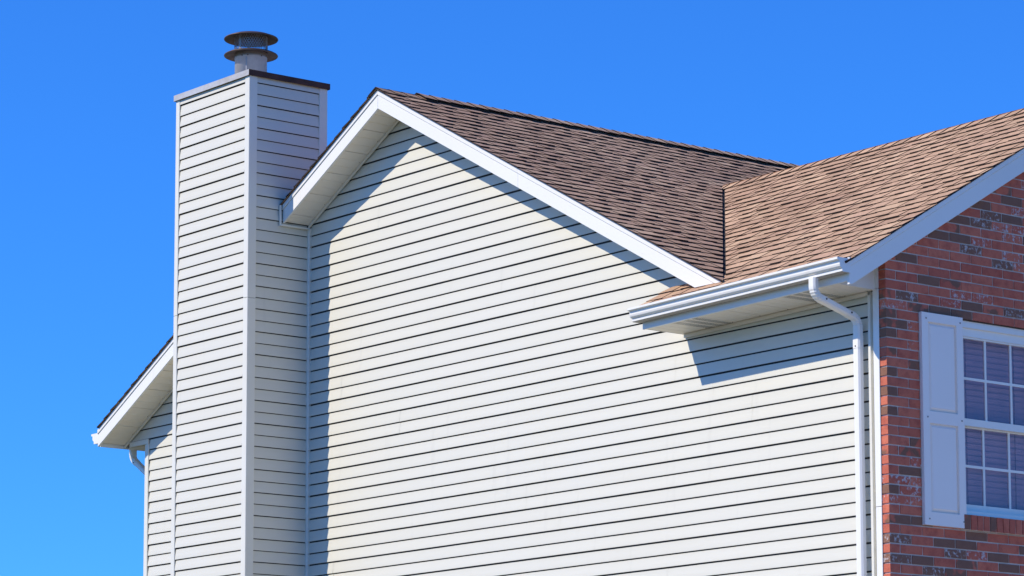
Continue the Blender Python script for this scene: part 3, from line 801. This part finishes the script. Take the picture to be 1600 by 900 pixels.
# mortar body in four pieces round the opening
def mort(ya, yb, za, zb):
    box(bm, (-0.085, ya, za), (-0.009, yb, zb))
prism(bm, [(YA+0.009, 0), (WY0, 0), (WY0, zr(WY0)), (YA+0.009, zr(YA+0.009))], 0, -0.088, -0.006)
prism(bm, [(WY1, 0), (2*YR, 0), (2*YR, zr(0)), (YR, zr(YR)), (WY1, zr(WY1))], 0, -0.088, -0.006)
prism(bm, [(WY0+0.0005, 0), (WY1-0.0005, 0), (WY1-0.0005, WZ0-0.115), (WY0+0.0005, WZ0-0.115)], 0, -0.088, -0.006)
prism(bm, [(WY0+0.0005, WZ1), (WY1-0.0005, WZ1), (WY1-0.0005, zr(WY1)), (WY0+0.0005, zr(WY0))], 0, -0.088, -0.006)
brick_wall = obj("brick_wall", bm, "mortar", house, label="red and brown brick front gable with pale lime-splashed bricks")
KINDS = [0.0]*11 + [0.75]*4 + [0.25]*3 + [1.0]*1 + [0.5]*2
def brick_bm(ya, yb, za, zb, xa=-BD, xb=0.0, planes=()):
    bm = BM(); v, f = box(bm, (xa, ya, za), (xb, yb, zb))
    for p in v: p.co += Vector((random.uniform(-0.0018, 0.0018), random.uniform(-0.0012, 0.0012), random.uniform(-0.0012, 0.0012)))
    for co, no in planes: clip(bm, co, no, True)
    if len(bm.faces) < 4: bm.free(); return None
    return bm
KROWS = {      # kinds read off the photograph, row by row from the corner: r red, d dark, l red with lime, L dark with lime, h half flashed
    -12: "rrrrdrl", -11: "rrrrrLd", -10: "rrrdLll", -9: "rrrhrrl", -8: "rrddlrr", -7: "rrrrLrl", -6: "rrrrrLl", -5: "rdrrrrr", -4: "rrrrrrr",
    -3: "rrdhrrr", -2: "rrrllrr", -1: "hLrldhL", 0: "lhddrrr", 1: "hrr", 2: "hl", 3: "drL", 4: "rl", 5: "hrr", 6: "rh", 7: "drr", 8: "rr", 9: "drr",
    10: "rr", 11: "drr", 12: "rr", 13: "rrr", 14: "rh", 15: "hhr", 16: "rl", 17: "rdd", 18: "ll", 19: "dlr", 20: "ll", 21: "rrd", 22: "hd",
    23: "rrrrdrr", 24: "Lrddrrd", 25: "rrrLldr", 26: "Ldrhrdr", 27: "rrLhrrr"}
KC = dict(r=0.0, d=0.75, l=0.25, L=1.0, h=0.5)
KMAP = {(r_k, i_k): KC[ch] for r_k, st_ in KROWS.items() for i_k, ch in enumerate(st_)}
restb = BM(); rl = restb.loops.layers.float_color.new("tone"); rk = random.Random(3)
rakeclip = [((0, 0, zfront(0)-0.045), (0, -PF, 1))]
r = -30
while True:
    zt_ = ZB0 - BP*r - JT/2; zb_ = zt_ - BP + JT
    if zb_ < 0.0: break
    if zb_ > zfront(YR)-0.06: r += 1; continue
    y = YA; k = 0
    while y < 2*YR - YA - 0.01:
        L = BL if (r % 2 == 0 or k > 0) else BL/2
        ya, yb = y, min(y + L - JT, 2*YR - YA)
        segs = [(ya, yb)]
        if zt_ > WZ0-0.12+0.03 and zb_ < WZ1 - 0.01:
            segs = [(a, b) for a, b in ((ya, min(yb, WY0)), (max(ya, WY1), yb)) if b-a > 0.012]
        for a, b in segs:
            yc = min(max(a, b), max(2*YR-a, 2*YR-b)) if b > YR else b
            lim = zfront(a if b <= YR else 2*YR-b) - 0.045
            pl = rakeclip if (b <= YR and zt_ > lim-0.02) else ()
            if b > YR and zt_ > zfront(2*YR-b)-0.05: continue
            if b <= YR and zb_ > zfront(b)-0.05: continue
            kind = KMAP.get((r, k), rk.choice(KINDS)); seed, tone = rk.random(), rk.random()
            if a < 1.72 and zt_ > 3.97:
                bm = brick_bm(a, b, zb_, zt_, planes=pl)
                if bm is None: continue
                o = obj("brick", bm, "brick", brick_wall, bev=0.0022); o.color = (kind, seed, tone, 1)
            else:
                bm = brick_bm(a, b, zb_, zt_, planes=pl)
                if bm is None: continue
                me = bpy.data.meshes.new("t"); lay_ = bm.loops.layers.float_color.new("tone")
                for f in bm.faces:
                    for l in f.loops: l[lay_] = (kind, seed, tone, 1)
                bm.to_mesh(me); bm.free(); restb.from_mesh(me); bpy.data.meshes.remove(me)
        y += L; k += 1
    r += 1
obj("brickwork", restb, "brick_joined", brick_wall, kind="stuff")
# rowlock sill
y = WY0 + 0.004
while y < WY1 + 0.02:
    bm = brick_bm(y, y+0.0575, WZ0-0.112, WZ0-0.006, -0.10, 0.034)
    o = obj("sill_brick", bm, "brick", brick_wall, bev=0.002); o.color = (rk.choice([0, 0, 0, 0.75, 0.5]), rk.random(), rk.random(), 1); y += 0.0672
obj("sill_mortar", sbox((-0.10, WY0, WZ0-0.114), (0.026, WY1+0.02, WZ0-0.008)), "mortar", brick_wall)
obj("lintel", sbox((-0.10, WY0-0.1, WZ1-0.006), (-0.006, WY1+0.1, WZ1+0.001)), "lintel_steel", brick_wall)

# brick rake: fascia standing just clear of the wall
XF = 0.046
def brake(side):
    """side 1: the slope facing the gutter, -1: the far slope"""
    Y = (lambda y: y) if side > 0 else (lambda y: 2*YR-y)
    y0 = YFS-0.006
    zb_ = lambda y: zfront(y) - 0.182
    bm = BM(); prism(bm, [(Y(y0), zb_(y0)+0.012), (Y(y0+0.030), zb_(y0+0.03)), (Y(YR), zb_(YR)), (Y(YR), zb_(YR)+0.136), (Y(y0), zb_(y0)+0.136)], 0, XF-0.024, XF)
    f = obj("rake_fascia", bm, "trim", house, bev=0.002, label="white rake board along the brick gable" if side > 0 else None)
    bm = BM(); prism(bm, [(Y(y0), zb_(y0)+0.138), (Y(YR), zb_(YR)+0.138), (Y(YR), zb_(YR)+0.177), (Y(y0), zb_(y0)+0.177)], 0, XF-0.020, XF+0.006); obj("drip_edge", bm, "trim", f, bev=0.002)
    bm = BM(); prism(bm, [(Y(0.0), zb_(0.0)+0.03), (Y(YR), zb_(YR)+0.03), (Y(YR), zb_(YR)+0.04), (Y(0.0), zb_(0.0)+0.04)], 0, 0.0, XF-0.025); obj("rake_soffit_strip", bm, "soffit", f)
    if side > 0:
        for i in range(9):
            y = -0.2 + i*0.33 + random.uniform(-0.05, 0.05); zz = zb_(y) + random.choice((0.04, 0.09))
            bm = BM(); cyl(bm, (XF-0.002, y, zz), (XF+0.0012, y, zz), 0.0026, 6); obj("nail_head", bm, "corner_trim", f)
brake(1); brake(-1)

# ------------------------------------------------------------------ window
XW = -0.040            # front plane of the window frame
win = link("window", None, house, (XW, (WY0+WY1)/2, WZ0)); win["label"] = "white double-hung window with grilles and closed blinds"
def wb(name, x0, x1, y0, y1, z0, z1, mat="window_vinyl", bev=0.003):
    return obj(name, sbox((x0, y0, z0), (x1, y1, z1)), mat, win, bev=bev)
wb("brick_mould", XW-0.02, XW+0.018, WY0+0.002, WY1-0.002, 5.722, 5.770)
wb("head_frame", XW-0.06, XW+0.002, WY0+0.035, WY1-0.035, 5.660, 5.7215)
wb("jamb", XW-0.06, XW+0.010, WY0+0.002, WY0+0.034, WZ0+0.03, 5.7215)
wb("jamb", XW-0.06, XW+0.010, WY1-0.034, WY1-0.002, WZ0+0.03, 5.7215)
wb("window_sill", XW-0.06, XW+0.030, WY0+0.002, WY1-0.002, WZ0-0.004, WZ0+0.029)
wb("sill_flashing", -0.02, 0.030, WY0+0.004, WY1+0.01, WZ0-0.0055, WZ0-0.0045, bev=0)
SY0, SY1 = WY0+0.036, WY1-0.036
def sash(x, z0, z1, bot, topw):
    st = 0.034
    wb("sash_stile", x-0.03, x, SY0, SY0+st, z0, z1); wb("sash_stile", x-0.03, x, SY1-st, SY1, z0, z1)
    wb("sash_rail", x-0.03, x+0.001, SY0+st+0.0005, SY1-st-0.0005, z0, z0+bot); wb("sash_rail", x-0.03, x+0.001, SY0+st+0.0005, SY1-st-0.0005, z1-topw, z1)
    gy0, gy1, gz0, gz1 = SY0+st, SY1-st, z0+bot, z1-topw
    obj("pane", sbox((x-0.017, gy0-0.003, gz0-0.003), (x-0.013, gy1+0.003, gz1+0.003)), "glass", win)
    for i in (1, 2):
        yy = gy0 + (gy1-gy0)*i/3; wb("muntin", x-0.0125, x-0.0045, yy-0.0095, yy+0.0095, gz0, gz1, bev=0.002)
    zz = (gz0+gz1)/2
    ys = [gy0, gy0+(gy1-gy0)/3, gy0+(gy1-gy0)*2/3, gy1]
    for i in range(3): wb("muntin", x-0.0120, x-0.0040, ys[i]+(0.0098 if i else 0), ys[i+1]-(0.0098 if i < 2 else 0), zz-0.0095, zz+0.0095, bev=0.002)
sash(XW-0.006, 5.005, 5.659, 0.052, 0.012)
sash(XW-0.040, WZ0+0.030, 5.035, 0.058, 0.040)
# blinds and the room behind
z = WZ0+0.06
while z < 5.68:
    bm = BM(); prism(bm, [(XW-0.115, z), (XW-0.100, z+0.046), (XW-0.1012, z+0.0465), (XW-0.1162, z+0.0005)], 1, WY0+0.05, WY1-0.05)
    obj("blind_slat", bm, "blind", win); z += 0.044
for yy in (WY0+0.22, WY1-0.22): obj("blind_cord", sbox((XW-0.098, yy-0.0015, WZ0+0.05), (XW-0.096, yy+0.0015, 5.68)), "room", win)
bm = BM(); box(bm, (-1.6, WY0-0.6, WZ0-0.5), (-0.20, WY1+0.6, 5.85)); rm = obj("room_lining", bm, "room", win)
bm = BM(); bm.from_mesh(rm.data)
bmesh.ops.delete(bm, geom=[f for f in bm.faces if f.normal.x > 0.9], context='FACES'); bm.to_mesh(rm.data); bm.free()

# ------------------------------------------------------------------ shutters
def shutter(y0, y1, lab):
    z0, z1, xt = 4.240, 5.776, 0.030
    st = 0.066
    bm = BM(); box(bm, (0.002, y0, z0), (0.0115, y1, z1))
    sh = obj("shutter", bm, "shutter_paint", house, label=lab)
    X0 = 0.0105
    def pc(name, a, b, c, d, x=xt): return obj(name, sbox((X0, a, c), (x, b, d)), "shutter_paint", sh, bev=0.002)
    pc("stile", y0, y0+st, z0, z1); pc("stile", y1-st, y1, z0, z1)
    for a, b in ((z0, 4.335), (4.975, 5.062), (5.710, z1)): pc("rail", y0+st+0.0004, y1-st-0.0004, a, b, xt-0.0002)
    for a, b in ((4.335, 4.975), (5.062, 5.710)):
        ya, yb = y0+st+0.006, y1-st-0.006; za, zb = a+0.006, b-0.006; i_ = 0.021
        bm = BM()
        o4 = [bm.verts.new((0.0120, *p)) for p in ((ya, za), (yb, za), (yb, zb), (ya, zb))]
        i4 = [bm.verts.new((xt-0.003, *p)) for p in ((ya+i_, za+i_), (yb-i_, za+i_), (yb-i_, zb-i_), (ya+i_, zb-i_))]
        bm.faces.new(i4)
        for k in range(4): bm.faces.new((o4[k], o4[(k+1) % 4], i4[(k+1) % 4], i4[k]))
        bm.faces.new(o4[::-1]); bmesh.ops.recalc_face_normals(bm, faces=bm.faces[:])
        obj("raised_panel", bm, "shutter_paint", sh)
    for yy in (y0+0.045, y1-0.028):
        for zz in (z0+0.045, 5.018, z1-0.042):
            bm = BM(); cyl(bm, (xt-0.002, yy, zz), (xt+0.003, yy, zz), 0.0062, 10); obj("screw", bm, "caulk", sh)
shutter(0.294, 0.716, "pale grey two-panel shutter between brick corner and window")
shutter(1.632, 2.054, "pale grey two-panel shutter on the far side of the window")
